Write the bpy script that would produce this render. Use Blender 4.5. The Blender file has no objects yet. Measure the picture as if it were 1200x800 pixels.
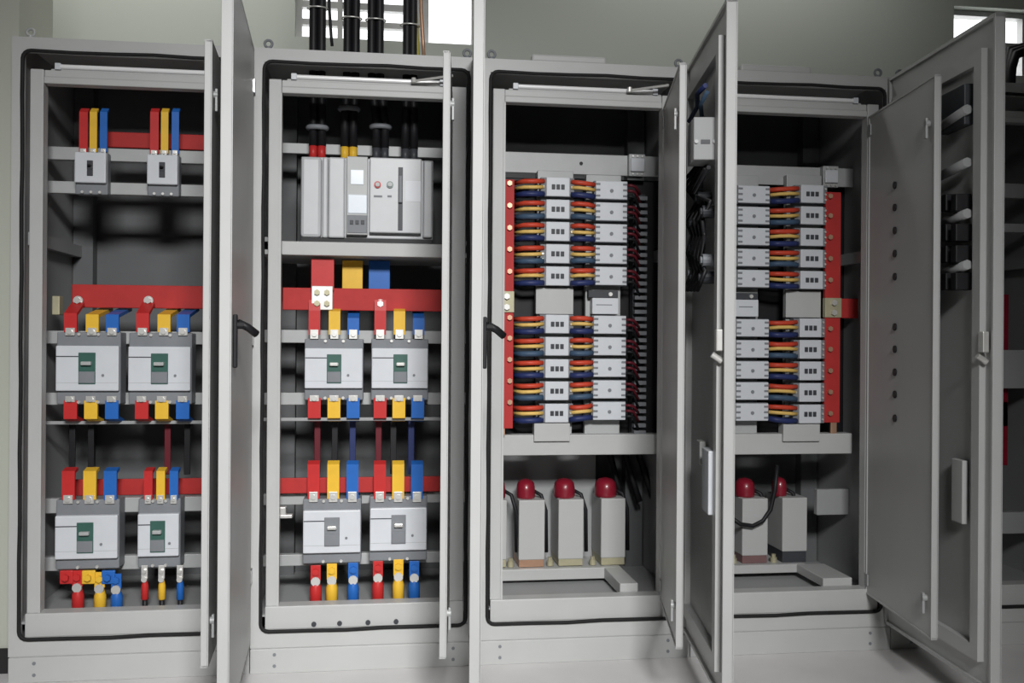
import bpy, bmesh, math, random
from mathutils import Vector, Matrix
random.seed(7)
PI = math.pi
scene = bpy.context.scene
COL = scene.collection

# ------------------------------------------------------------------ camera
F_PX, CX, CY, CZ, YAW, ROLL = 1111.7, 1.2615, -3.4212, 1.1742, 0.1337, 0.0068
_f = Vector((math.sin(YAW), math.cos(YAW), 0)); _r = Vector((math.cos(YAW), -math.sin(YAW), 0)); _u = Vector((0, 0, 1))
R2 = _r * math.cos(ROLL) + _u * math.sin(ROLL)
U2 = _u * math.cos(ROLL) - _r * math.sin(ROLL)
CAM = Vector((CX, CY, CZ))
cd = bpy.data.cameras.new('camera'); cam = bpy.data.objects.new('camera', cd); COL.objects.link(cam)
cd.sensor_width = 36; cd.lens = F_PX / 1200 * 36; cd.clip_start = 0.05
cam.matrix_world = Matrix(((R2.x, U2.x, -_f.x, CX), (R2.y, U2.y, -_f.y, CY), (R2.z, U2.z, -_f.z, CZ), (0, 0, 0, 1)))
scene.camera = cam
scene.view_settings.view_transform = 'Standard'

def ray(px, py): return _f + R2 * ((px - 600) / F_PX) + U2 * ((400 - py) / F_PX)
def at(px, py, Y):
    d = ray(px, py); return CAM + d * ((Y - CY) / d.y)
def X_(px, py, Y): return at(px, py, Y).x
def Z_(px, py, Y): return at(px, py, Y).z
def rect(x0, y0, x1, y1, Y):
    xc, yc = (x0 + x1) / 2, (y0 + y1) / 2
    return X_(x0, yc, Y), X_(x1, yc, Y), Z_(xc, y1, Y), Z_(xc, y0, Y)

# --------------------------------------------------------------- materials
MATS = {}
def mat(name, rgb, rough=.5, metal=0., var=.06, scale=14., bump=0., coat=0.):
    m = bpy.data.materials.new(name); m.use_nodes = True
    nt = m.node_tree; b = nt.nodes['Principled BSDF']
    b.inputs['Roughness'].default_value = rough; b.inputs['Metallic'].default_value = metal
    if rough >= .42 and metal == 0: b.inputs['Specular IOR Level'].default_value = .3
    if coat: b.inputs['Coat Weight'].default_value = coat
    tc = nt.nodes.new('ShaderNodeTexCoord'); n = nt.nodes.new('ShaderNodeTexNoise')
    n.inputs['Scale'].default_value = scale; n.inputs['Detail'].default_value = 4
    nt.links.new(tc.outputs['Object'], n.inputs['Vector'])
    r = nt.nodes.new('ShaderNodeValToRGB')
    r.color_ramp.elements[0].position = .3; r.color_ramp.elements[1].position = .7
    r.color_ramp.elements[0].color = [c * (1 - var) for c in rgb] + [1]
    r.color_ramp.elements[1].color = [min(1, c * (1 + var)) for c in rgb] + [1]
    nt.links.new(n.outputs['Fac'], r.inputs['Fac']); nt.links.new(r.outputs['Color'], b.inputs['Base Color'])
    if bump:
        bp = nt.nodes.new('ShaderNodeBump'); bp.inputs['Strength'].default_value = bump; bp.inputs['Distance'].default_value = .002
        n2 = nt.nodes.new('ShaderNodeTexNoise'); n2.inputs['Scale'].default_value = 260
        nt.links.new(tc.outputs['Object'], n2.inputs['Vector'])
        nt.links.new(n2.outputs['Fac'], bp.inputs['Height']); nt.links.new(bp.outputs['Normal'], b.inputs['Normal'])
    MATS[name] = m; return m
def emat(name, rgb, s):
    m = bpy.data.materials.new(name); m.use_nodes = True; b = m.node_tree.nodes['Principled BSDF']
    b.inputs['Base Color'].default_value = (*rgb, 1); b.inputs['Emission Color'].default_value = (*rgb, 1)
    b.inputs['Emission Strength'].default_value = s; MATS[name] = m; return m
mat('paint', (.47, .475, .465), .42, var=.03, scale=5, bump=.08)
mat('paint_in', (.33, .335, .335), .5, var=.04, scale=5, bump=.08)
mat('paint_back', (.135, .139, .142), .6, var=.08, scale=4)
mat('rail', (.40, .41, .405), .5, .1, var=.05, scale=9)
mat('white_plastic', (.60, .62, .65), .4, var=.03)
mat('acb_grey', (.49, .50, .51), .38, var=.03)
mat('grey_plastic', (.20, .21, .225), .5)
mat('dark_plastic', (.05, .053, .06), .45)
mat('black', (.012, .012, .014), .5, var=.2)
mat('rubber', (.012, .012, .012), .7, var=.2)
mat('red', (.52, .028, .028), .42, var=.08)
mat('bus_red', (.44, .03, .028), .6, var=.08)
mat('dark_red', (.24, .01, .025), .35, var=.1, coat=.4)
mat('yellow', (.78, .47, .04), .45, var=.08)
mat('blue', (.02, .13, .46), .42, var=.08)
mat('navy', (.022, .034, .12), .45, var=.1)
mat('orange_red', (.55, .06, .03), .45, var=.1)
mat('straw', (.72, .48, .14), .5, var=.1)
mat('slate', (.05, .09, .15), .5, var=.1)
mat('mauve', (.20, .11, .11), .5, var=.15)
mat('wine', (.12, .012, .02), .45, var=.1)
mat('tin', (.72, .71, .68), .35, .55, var=.06)
mat('copper', (.55, .33, .22), .4, .6, var=.1)
mat('brass', (.45, .42, .28), .5, .3, var=.1)
mat('chrome', (.75, .75, .75), .18, .95, var=.03)
mat('green', (.04, .11, .088), .35, var=.08)
mat('wall_paint', (.60, .63, .575), .85, var=.02, scale=1.2)
mat('wall_dark', (.47, .485, .42), .85, var=.03, scale=1.2)
mat('wall_unseen', (.13, .135, .125), .9, var=.02)
mat('ceiling_paint', (.4, .4, .39), .9, var=.02)
mat('floor_epoxy', (.66, .645, .64), .45, var=.07, scale=3.2, bump=.05)
mat('base_dark', (.02, .02, .02), .7)
mat('alu', (.55, .55, .54), .4, .4)
mat('tube_glass', (.85, .85, .85), .25, var=.01)
mat('lcd', (.80, .86, .92), .2, var=.02)
mat('yellow_green', (.45, .40, .08), .45, var=.15)
gl = bpy.data.materials.new('window_glass'); gl.use_nodes = True; MATS['glass'] = gl
_nt = gl.node_tree; _nt.nodes.remove(_nt.nodes['Principled BSDF'])
_t = _nt.nodes.new('ShaderNodeBsdfTransparent'); _g = _nt.nodes.new('ShaderNodeBsdfGlossy'); _mx = _nt.nodes.new('ShaderNodeMixShader')
_g.inputs['Roughness'].default_value = .05; _mx.inputs['Fac'].default_value = .06
_nt.links.new(_t.outputs[0], _mx.inputs[1]); _nt.links.new(_g.outputs[0], _mx.inputs[2])
_nt.links.new(_mx.outputs[0], _nt.nodes['Material Output'].inputs['Surface'])

# ------------------------------------------------------------ mesh helpers
class MB:
    def __init__(s): s.bm = bmesh.new()
    def box(s, x0, x1, y0, y1, z0, z1, bev=0):
        if x0 > x1: x0, x1 = x1, x0
        if y0 > y1: y0, y1 = y1, y0
        if z0 > z1: z0, z1 = z1, z0
        t = bmesh.new(); bmesh.ops.create_cube(t, size=1)
        for v in t.verts:
            v.co = Vector(((x0 + x1) / 2 + v.co.x * (x1 - x0), (y0 + y1) / 2 + v.co.y * (y1 - y0), (z0 + z1) / 2 + v.co.z * (z1 - z0)))
        if bev:
            bmesh.ops.bevel(t, geom=list(t.edges), offset=min(bev, .45 * min(x1 - x0, y1 - y0, z1 - z0)), segments=2, affect='EDGES', profile=.5)
        s._add(t); return s
    def _add(s, t):
        me = bpy.data.meshes.new('tmp'); t.to_mesh(me); t.free(); s.bm.from_mesh(me); bpy.data.meshes.remove(me)
    def cyl(s, p0, p1, r0, r1=None, n=14):
        p0, p1 = Vector(p0), Vector(p1); d = p1 - p0
        t = bmesh.new(); bmesh.ops.create_cone(t, cap_ends=True, segments=n, radius1=r0, radius2=r0 if r1 is None else r1, depth=d.length)
        q = d.to_track_quat('Z', 'Y').to_matrix().to_4x4(); q.translation = (p0 + p1) / 2
        bmesh.ops.transform(t, matrix=q, verts=t.verts); s._add(t); return s
    def tube(s, pts, r, n=10, closed=False, rz=1.0):
        pts = [Vector(p) for p in pts]; N = len(pts); rings = []; prev = None
        for i, p in enumerate(pts):
            a = pts[(i - 1) % N] if (closed or i > 0) else p
            b = pts[(i + 1) % N] if (closed or i < N - 1) else p
            t = (b - a).normalized()
            if prev is None:
                prev = t.orthogonal().normalized()
            nrm = (prev - t * prev.dot(t))
            nrm = nrm.normalized() if nrm.length > 1e-5 else t.orthogonal().normalized()
            prev = nrm; bi = t.cross(nrm)
            rings.append([s.bm.verts.new(p + (nrm * math.cos(2 * PI * k / n) + bi * math.sin(2 * PI * k / n)) * r) for k in range(n)])
        m = N if closed else N - 1
        for i in range(m):
            A, B = rings[i], rings[(i + 1) % N]
            for k in range(n): s.bm.faces.new((A[k], A[(k + 1) % n], B[(k + 1) % n], B[k])).smooth = True
        if not closed:
            s.bm.faces.new(rings[0][::-1]); s.bm.faces.new(rings[-1])
        return s
    def lathe(s, prof, c, n=18, sx=1., sy=1.):
        rings = []
        for r, z in prof:
            rings.append([s.bm.verts.new((c[0] + sx * r * math.cos(2 * PI * k / n), c[1] + sy * r * math.sin(2 * PI * k / n), c[2] + z)) for k in range(n)])
        for A, B in zip(rings, rings[1:]):
            for k in range(n): s.bm.faces.new((A[k], A[(k + 1) % n], B[(k + 1) % n], B[k])).smooth = True
        s.bm.faces.new(rings[0][::-1]); s.bm.faces.new(rings[-1]); return s
    def prism(s, poly, x0, x1):            # poly in (y,z), extruded along x
        a = [s.bm.verts.new((x0, y, z)) for y, z in poly]; b = [s.bm.verts.new((x1, y, z)) for y, z in poly]
        n = len(poly)
        for i in range(n): s.bm.faces.new((a[i], a[(i + 1) % n], b[(i + 1) % n], b[i]))
        s.bm.faces.new(a[::-1]); s.bm.faces.new(b); return s
    def strip(s, path, x0, x1, t):         # flat bar following a (y,z) path
        L, Rr = [], []
        for i, p in enumerate(path):
            p = Vector(p); a = Vector(path[i - 1]) if i else p; b = Vector(path[i + 1]) if i < len(path) - 1 else p
            d1 = (p - a).normalized() if i else (b - p).normalized(); d2 = (b - p).normalized() if i < len(path) - 1 else d1
            nn = Vector((-(d1 + d2).y, (d1 + d2).x)).normalized()
            k = 1 / max(.4, nn.dot(Vector((-d1.y, d1.x))))
            L.append(p + nn * t / 2 * k); Rr.append(p - nn * t / 2 * k)
        return s.prism([tuple(v) for v in L + Rr[::-1]], x0, x1)
    def ring(s, x0, x1, z0, z1, wl, wr, wb, wt, y0, y1):
        s.box(x0, x0 + wl, y0, y1, z0, z1); s.box(x1 - wr, x1, y0, y1, z0, z1)
        s.box(x0 + wl, x1 - wr, y0, y1, z0, z0 + wb); s.box(x0 + wl, x1 - wr, y0, y1, z1 - wt, z1); return s
    def build(s, name, m, parent=None, off=None):
        if off is not None: bmesh.ops.translate(s.bm, vec=-Vector(off), verts=s.bm.verts)
        bmesh.ops.recalc_face_normals(s.bm, faces=s.bm.faces)
        me = bpy.data.meshes.new(name); s.bm.to_mesh(me); s.bm.free(); me.materials.append(MATS[m])
        o = bpy.data.objects.new(name, me); COL.objects.link(o)
        if parent is not None: o.parent = parent
        return o

def tag(o, label, cat, group=None, kind=None):
    if label: o['label'] = label
    if cat: o['category'] = cat
    if group: o['group'] = group
    if kind: o['kind'] = kind
    return o
def thing(name, label, cat, loc, group=None):
    o = bpy.data.objects.new(name, None); COL.objects.link(o); o.empty_display_size = .03
    o.location = loc; return tag(o, label, cat, group)
def solo(mb, name, m, label, cat, group=None, base=None):
    vs = [v.co for v in mb.bm.verts]
    lo = Vector([min(v[i] for v in vs) for i in range(3)]); hi = Vector([max(v[i] for v in vs) for i in range(3)])
    c = Vector(((lo.x + hi.x) / 2, (lo.y + hi.y) / 2, lo.z))
    o = mb.build(name, m, None, c); o.location = c; return tag(o, label, cat, group)
CHILDREN = {}
def dup(root, loc, label):
    r = root.copy(); COL.objects.link(r); r.location = loc; r['label'] = label
    for ch in KIDS(root):
        c = ch.copy(); COL.objects.link(c); c.parent = r
        for g in KIDS(ch):
            d = g.copy(); COL.objects.link(d); d.parent = c
    return r
def KIDS(o): return [x for x in bpy.data.objects if x.parent == o]
def struct(mb, name, m, parent=None):
    o = mb.build(name, m, parent); o['kind'] = 'structure'; return o

# ----------------------------------------------------------------- setting
X0, X1, YF, YB, ZC = -2.2, 6.6, -6.0, 1.5, 3.7
struct(MB().box(X0, X1, YF, YB, -.1, 0), 'floor', 'floor_epoxy')
struct(MB().box(X0, X1, YF, YB, ZC, ZC + .1), 'ceiling', 'ceiling_paint')
W1 = (.80, 1.735, 2.715, 3.12); W2 = (4.40, 5.35, 2.69, 3.065)
wb = MB(); T = .2
wb.box(X0 - .2, W1[0], YB, YB + T, 0, ZC); wb.box(W1[0], W1[1], YB, YB + T, 0, W1[2]); wb.box(W1[0], W1[1], YB, YB + T, W1[3], ZC)
wb.box(W1[1], W2[0], YB, YB + T, 0, ZC); wb.box(W2[0], W2[1], YB, YB + T, 0, W2[2]); wb.box(W2[0], W2[1], YB, YB + T, W2[3], ZC)
wb.box(W2[1], X1 + .2, YB, YB + T, 0, ZC)
struct(wb, 'wall_back', 'wall_paint')
struct(MB().box(X0 - .2, X0, YF, YB, 0, ZC), 'wall_left', 'wall_unseen')
struct(MB().box(X1, X1 + .2, YF, YB, 0, ZC), 'wall_right', 'wall_unseen')
struct(MB().box(X0 - .2, X1 + .2, YF - .2, YF, 0, ZC), 'wall_front', 'wall_unseen')
struct(MB().box(-.9, -.02, .12, .46, 0, ZC), 'trim_1', 'wall_dark')
struct(MB().box(-.9, -.02, .105, .12, 0, .085), 'baseboard_left', 'base_dark')
struct(MB().box(X0, X1, YB - .015, YB, 0, .12), 'baseboard_back', 'base_dark')
def window(name, W, vs, hs):
    r = bpy.data.objects.new(name, None); COL.objects.link(r); r.location = (W[0], YB, W[2]); r['kind'] = 'structure'
    fr = MB().ring(0, W[1] - W[0], 0, W[3] - W[2], .03, .03, .02, .03, .06, .11)
    for v in vs: fr.box(v[0], v[1], .06, .11, .02, W[3] - W[2] - .03)
    for x0, x1, z, t in hs: fr.box(x0, x1, .065, .105, z, z + t)
    fr.build('window_frame', 'alu', r)['kind'] = 'structure'
    MB().box(.01, W[1] - W[0] - .01, .083, .088, .01, W[3] - W[2] - .01).build('window_pane', 'glass', r)['kind'] = 'structure'
    return r
window('window_1', W1, [(.21, .235), (.40, .425), (.60, .68)], [(.03, .66, .085, .03), (.03, .66, .175, .035)])
window('window_2', W2, [(.46, .49)], [(.03, .92, .155, .05)])

# ---------------------------------------------------------------- cabinets
W = .8; H = 2.2; PL = .09; DEP = .66
CN = ['leftmost cabinet', 'second cabinet from left', 'third cabinet from left', 'fourth cabinet from left', 'rightmost cabinet']
OUT = [93.3, 85.0, 81.0, 85.2, None]; INN = [93.5, 85.2, 78.4, 82.1, None]
OHX, IHX = .770, [.70, .68, .688, .705, .70]; TO, TI = .033, .022
WO, WI = .735, .578
def door_sz(k, kind, px, py):
    """where the sight line through a pixel meets the open door: distance from the hinge and height"""
    hx, hy, a = (k * W + OHX, -.006, OUT[k]) if kind == 'o' else (k * W + IHX[k], .02, INN[k])
    a = math.radians(a); e = Vector((-math.cos(a), -math.sin(a))); d = ray(px, py)
    # CAM + t d = h + s e
    det = d.x * (-e.y) + e.x * d.y; bx, by = hx - CX, hy - CY
    t = (bx * (-e.y) + e.x * by) / det
    s = (d.x * by - d.y * bx) / det
    return s, CZ + t * d.z

LAB = ['grey steel switchgear cabinet at far left, with two small breakers above four large ones',
       'grey steel switchgear cabinet holding one wide air breaker above four moulded breakers',
       'grey steel cabinet with red vertical busbar at left of ten rows of switches',
       'grey steel cabinet with red vertical busbar at right, shaded between two open doors',
       'dark grey steel cabinet mostly hidden behind the rightmost open door']
CAB = []; DO = []; DI = []
def seal_path(x0, x1, z0, z1, y, r=.028, wav=.0025):
    pts = []
    for cx, cz, a0 in ((x1 - r, z1 - r, 0), (x0 + r, z1 - r, 90), (x0 + r, z0 + r, 180), (x1 - r, z0 + r, 270)):
        for i in range(5):
            a = math.radians(a0 + i * 22.5); pts.append((cx + r * math.cos(a), y, cz + r * math.sin(a)))
    out = []
    for i, p in enumerate(pts):
        out.append(p); q = pts[(i + 1) % len(pts)]; L = math.dist(p, q)
        if L > .3:
            n = int(L / .12)
            for j in range(1, n):
                t = j / n; w = wav * math.sin(j * 1.9 + i)
                horiz = abs(p[0] - q[0]) > abs(p[2] - q[2])
                out.append((p[0] + (q[0] - p[0]) * t + (0 if horiz else w * .5), y, p[2] + (q[2] - p[2]) * t + (w if horiz else 0)))
    return out

for k in range(5):
    c = thing('switchgear_cabinet', LAB[k], 'electrical cabinet', (k * W, 0, 0), 'switchgear cabinets in the row'); CAB.append(c)
    g = .0015
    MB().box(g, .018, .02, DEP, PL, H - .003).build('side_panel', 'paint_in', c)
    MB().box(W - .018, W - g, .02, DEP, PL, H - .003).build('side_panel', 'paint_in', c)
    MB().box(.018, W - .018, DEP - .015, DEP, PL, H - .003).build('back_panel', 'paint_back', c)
    MB().box(g, W - g, .0, DEP, H - .003, H).build('top_panel', 'paint', c)
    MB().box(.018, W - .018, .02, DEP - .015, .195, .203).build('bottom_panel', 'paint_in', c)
    p = MB().box(g, W - g, .0, .02, 0, PL - .004, .002).box(g, .02, .02, DEP, 0, PL - .004).box(W - .02, W - g, .02, DEP, 0, PL - .004).box(.02, W - .02, DEP - .02, DEP, 0, PL - .004).box(.004, W - .004, .004, DEP, PL - .004, PL).build('plinth', 'paint', c)
    for x in (.085, W - .085):
        for z in (.026, .066):
            MB().cyl((x, -.002, z), (x, .001, z), .006).build('plinth_bolt', 'grey_plastic', p)
    rim = MB().ring(g, W - g, PL, H - .003, .036, .036, .062, .046, 0, .024)
    rim.build('front_rim', 'paint', c)
    MB().tube(seal_path(.037, W - .041, .149, 2.153, -.004), .0065, 8, True).build('door_gasket', 'rubber', c)
    MB().box(.05, .094, .028, .075, .15, 2.10, .003).box(.088, .096, .022, .03, .23, 2.05).build('frame_post', 'paint', c)
    xr = IHX[k]
    MB().box(xr, .752, .028, .075, .15, 2.10, .003).build('frame_post', 'paint', c)
    MB().box(.094, xr, .030, .075, 2.052, 2.075, .003).box(.094, xr, .036, .075, 2.075, 2.10, .003).build('frame_lintel', 'paint', c)
    s = MB().box(.05, .752, .012, .075, .152, .232, .003).build('frame_sill', 'paint', c)
    for x in (.22, .31, .41, .51):
        if k == 1: MB().cyl((x, .008, .166), (x, .014, .166), .009, n=10).build('sill_notch', 'dark_plastic', s)
    for x in (.022, W - .10):
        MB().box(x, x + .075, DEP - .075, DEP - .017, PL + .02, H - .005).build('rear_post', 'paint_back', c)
    for x in (.025, W - .055):
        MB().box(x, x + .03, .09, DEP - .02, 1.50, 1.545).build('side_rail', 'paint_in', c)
    for x in (.045, W - .045):
        e = MB().cyl((x, .045, H), (x, .045, H + .018), .009)
        e.tube([(x + .013 * math.cos(a * PI / 8), .045, H + .028 + .013 * math.sin(a * PI / 8)) for a in range(16)], .005, 8, True)
        e.build('eye_bolt', 'grey_plastic' if k else 'rail', c)
    if k in (2, 3):
        MB().box(.19, .47, .015, .06, H, H + .030, .008).build('top_cover_plate', 'paint', c)
    if k in (1, 2):
        MB().cyl((.565, .02, 2.112), (.70, -.012, 2.128), .005, n=8).cyl((.56, .02, 2.105), (.56, .02, 2.122), .009, n=10).build('door_stay', 'tin', c)
    # ---- doors
    if OUT[k] is None: DO.append(None); DI.append(None); continue
    d = MB().box(-WO, 0, -TO, -TO + .004, .105, 2.192)
    d.box(-WO, -WO + .012, -TO, 0, .105, 2.192, .002).box(-.012, 0, -TO, 0, .105, 2.192).box(-WO, 0, -TO, 0, .105, .117).box(-WO, 0, -TO, 0, 2.18, 2.192)
    d.box(-WO + .004, -.004, -TO + .003, -.010, .109, 2.188)
    d = d.build('outer_door', 'paint', c); d.location = (OHX, -.006, 0); d.rotation_euler = (0, 0, math.radians(OUT[k])); DO.append(d)
    MB().ring(-WO + .055, -.055, .185, 2.10, .045, .045, .045, .045, -.012, .012 if k > 1 else -.004).build('stiffener_frame', 'paint', d)
    for z in (.32, 1.15, 2.03):
        MB().cyl((.004, -.030, z), (.004, -.030, z + .055), .009).box(-.03, .004, -.037, -.031, z + .005, z + .05).build('door_hinge', 'chrome', d)
    # swing handle on the outer face near the free edge
    zh = 1.17
    hb = MB().box(-WO + .035, -WO + .062, -TO - .012, -TO, zh - .075, zh + .075, .004).cyl((-WO + .048, -TO - .03, zh + .045), (-WO + .048, -TO, zh + .045), .011) if k < 2 else MB().box(-WO + .135, -WO + .165, -TO - .010, -TO, zh - .08, zh + .08, .004)
    hb = hb.build('lock_handle', 'black', d)
    hb.data.transform(Matrix.Identity(4))
    if k < 2: lv = MB().tube([(-WO + .048, -TO - .012, zh + .052), (-WO + .06, -TO - .04, zh + .038), (-WO + .075, -TO - .062, zh + .02)], .011, 8)
    else: lv = MB().box(-WO + .14, -WO + .16, -TO - .018, -TO - .010, zh - .07, zh + .06, .003)
    lv.build('handle_lever', 'black', d)
    # lock rod fittings on the inside
    if k > 1:
        MB().box(-WO + .02, -WO + .05, .0, .02, zh - .02, zh + .045, .003).cyl((-WO + .035, .0, zh - .05), (-WO + .035, .03, zh - .03), .009).build('lock_case', 'tin', d)
    # inner door
    i = MB().box(-WI, 0, -TI, -TI + .004, .215, 2.05).box(-WI, -WI + .006, -TI, 0, .215, 2.05, .002).box(-.006, 0, -TI, 0, .215, 2.05)
    i.box(-WI, 0, -TI, 0, .215, .221).box(-WI, 0, -TI, 0, 2.044, 2.05).box(-WI + .003, -.003, -TI + .003, -.004, .218, 2.047)
    i = i.build('inner_door', 'paint', c); i.location = (IHX[k], .02, 0); i.rotation_euler = (0, 0, math.radians(INN[k])); DI.append(i)
    for z in (.245, 1.97):
        MB().cyl((.006, -.006, z), (.006, -.006, z + .05), .007).box(-.025, .006, -.002, .002, z + .004, z + .046).build('door_hinge', 'rail', i)
    for z in (.34, 1.90):
        q = (.004, .012) if k > 1 else (-TI - .012, -TI - .004)
        MB().cyl((-WI + .045, -.015, z), (-WI + .045, q[1 if k > 1 else 0], z), .011).box(-WI + .037, -WI + .053, q[0], q[1], z - .05, z + .018, .002).build('quarter_turn_latch', 'rail', i)
    if k == 2:
        pass

def cabpart(k, name, m, x0, y0, x1, y1, Y, dep, bev=.002):
    a, b, z0, z1 = rect(x0, y0, x1, y1, Y)
    return MB().box(a - k * W, b - k * W, Y, Y + dep, z0, z1, bev).build(name, m, CAB[k])
def rail(k, xc, y0, y1, Y=.20, dep=.03, m='rail', name='mounting_rail', x0=.019, x1=W - .019):
    z0, z1 = Z_(xc, y1, Y), Z_(xc, y0, Y)
    return MB().box(x0, x1, Y, Y + dep, z0, z1, .002).build(name, m, CAB[k])

# fluorescent strip above each inner frame
for k in range(4):
    z = 2.106; t = thing('cabinet_light', 'white fluorescent tube along the top inside ' + CN[k], 'strip light', (k * W + .40, .062, z - .006), 'strip lights inside the cabinets')
    MB().box(-.29, .29, -.012, .012, 0, .008, .002).build('light_base', 'paint', t)
    MB().cyl((-.255, -.012, .016), (.255, -.012, .016), .0085).build('light_tube', 'tube_glass', t)
    for s in (-1, 1): MB().box(s * .255, s * .275, -.022, .002, .004, .027, .002).build('tube_holder', 'white_plastic', t)

# ------------------------------------------------------------ kit of parts
PHASE = ['red', 'yellow', 'blue']
def breaker(face, gt, gb, tog, label, style='green', yf=.105, screws=(.35, .66), small=False, seam=True):
    x0, x1, z0, z1 = rect(*face, yf); xc = (x0 + x1) / 2; pc = (face[0] + face[2]) / 2
    zt, zb = Z_(pc, gt, yf), Z_(pc, gb, yf); w = x1 - x0
    t = thing('moulded_case_breaker' if not small else 'compact_breaker', label, 'circuit breaker', (xc, .2, zb), 'moulded case breakers' if not small else 'compact breakers on top rails')
    def L(mb, n, m, p=t):
        return mb.build(n, m, p, (xc, .2, zb))
    L(MB().box(x0 - .002, x1 + .002, yf + .018, .1985, zb, zt, .004), 'breaker_body', 'grey_plastic')
    fc = L(MB().box(x0, x1, yf, yf + .03, z0, z1, .004), 'front_cover', 'white_plastic')
    for sx in screws:
        for z, up in ((zt, 1), (zb, -1)):
            px = x0 + w * sx
            L(MB().cyl((px, yf + .010, z - up * .008), (px, yf + .02, z - up * .008), .0055 if not small else .005, n=10), 'terminal_screw', 'tin')
    a, b, c0, c1 = rect(*tog, yf)
    gm = {'green': 'green', 'teal': 'green', 'grey': 'grey_plastic', 'black': 'dark_plastic'}[style]
    win = L(MB().box(a, b, yf - .004, yf + .004, c0 + (c1 - c0) * .42, c1, .0015).box(a, b, yf - .0035, yf + .004, c0, c0 + (c1 - c0) * .43, .0015), 'toggle_window', gm)
    if style != 'black':
        L(MB().box(a + .002, b - .002, yf - .006, yf, c0 + .004, c0 + (c1 - c0) * .40, .001), 'toggle_plate', 'grey_plastic', win)
    m = (a + b) / 2; h = c1 - c0
    L(MB().box(m - (b - a) * .3, m + (b - a) * .3, yf - .02, yf, c0 + h * .60, c0 + h * .72, .003), 'toggle_lever', {'green': 'tin', 'grey': 'tin', 'black': 'black', 'teal': 'rail'}[style], win)
    if seam:
        zs = c1 - h * .12
        L(MB().box(x0 + .002, a, yf - .0012, yf + .001, zs - .0022, zs + .0012), 'cover_seam', 'dark_plastic', fc)
        L(MB().box(x0 + .002, x1 - .002, yf - .0006, yf + .001, z0 + (z1 - z0) * .18, z0 + (z1 - z0) * .18 + .0012), 'cover_seam', 'rail', fc)
        bx, bz = b + (x1 - b) * .32, c0 + h * .28
        L(MB().cyl((bx, yf - .003, bz), (bx, yf + .002, bz), .0048, n=10), 'trip_button', 'grey_plastic', fc)
    return t

NM = {'red': 'red', 'yellow': 'yellow', 'blue': 'blue'}
def link(px, wpx, path, col, label, tab=None, group='coloured busbar links', t=.012, bolt=None):
    """insulated flat link: path of (pixel row, depth Y) at pixel column px"""
    Y0 = path[0][1]
    xa, xb = X_(px - wpx / 2, path[0][0], Y0), X_(px + wpx / 2, path[0][0], Y0)
    pts = [(Y, Z_(px, py, Y)) for py, Y in path]
    zb = min(z for _, z in pts); o = ((xa + xb) / 2, Y0, zb)
    r = thing('busbar_link', label, 'busbar link', o, group)
    MB().strip(pts, xa, xb, t).build('coloured_sleeve', NM[col], r, o)
    if tab:
        w = (xb - xa) * .36; z0, z1 = Z_(px, tab[1], tab[2]), Z_(px, tab[0], tab[2]); xm = (xa + xb) / 2
        MB().box(xm - w, xm + w, tab[2] - .003, tab[2] + .003, z0, z1, .001).cyl((xm, tab[2] - .009, (z0 + z1) / 2), (xm, tab[2], (z0 + z1) / 2), w * .62, n=8).build('bare_end', 'tin', r, o)
    if bolt:
        z = Z_(px, bolt[0], bolt[1]); xm = (xa + xb) / 2
        MB().cyl((xm, bolt[1] - .016, z), (xm, bolt[1], z), .012, n=6).cyl((xm, bolt[1] - .004, z), (xm, bolt[1] + .002, z), .017, n=14).build('joint_bolt', 'tin', r, o)
    return r
def busbar(name, k, x0, y0, x1, y1, Y, label, m='bus_red', dep=.012):
    a, b, z0, z1 = rect(x0, y0, x1, y1, Y)
    return solo(MB().box(a, b, Y, Y + dep, z0, z1, .003), name, m, label, 'busbar', 'red busbars')

ORD = ['left', 'right']
# ---------------------------------------------------------------- cabinet 1
for y0, y1 in ((174, 189), (214, 228), (388, 403), (460, 474), (583, 600), (651, 667)): rail(0, 143, y0, y1)
rail(0, 143, 493, 497, .17, .006, 'paint_in', 'cross_bar')
Lc = 'in leftmost cabinet'
breaker((87, 178, 124, 214), 177, 227, (102, 188, 109, 206), 'small white breaker at top left of leftmost cabinet', 'black', .14, (.22, .5, .78), True, False)
breaker((172, 181, 208, 216), 180, 229, (186.5, 190, 193.5, 208), 'small white breaker at top right of leftmost cabinet', 'black', .14, (.22, .5, .78), True, False)
for j, xs in enumerate(((98, 109.5, 121.5), (181, 193, 205.5))):
    for cnm, x in zip(PHASE, xs):
        link(x, 8.5 if cnm != 'red' else 10, [(178 + 2 * j, .155), (132, .155), (128, .175)], cnm, f'{cnm} upright sleeve above the {ORD[j]} small breaker at top {Lc}', (174 + 2 * j, 180 + 2 * j, .148), t=.008)
busbar('busbar', 0, 122, 156, 240, 174, .30, 'red horizontal busbar behind the two small breakers in leftmost cabinet')
busbar('busbar', 0, 84, 334, 240, 361, .22, 'red horizontal busbar above the two middle breakers in leftmost cabinet')
busbar('busbar', 0, 76, 561, 240, 580, .26, 'red horizontal busbar behind the lower sleeves in leftmost cabinet')
a, b, z0, z1 = rect(64, 347, 73, 369, .22)
solo(MB().box(a, b, .19, .235, z0, z1, .003), 'busbar_insulator', 'brass', 'pale insulator block left of the middle red busbar in leftmost cabinet', 'insulator')
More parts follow.
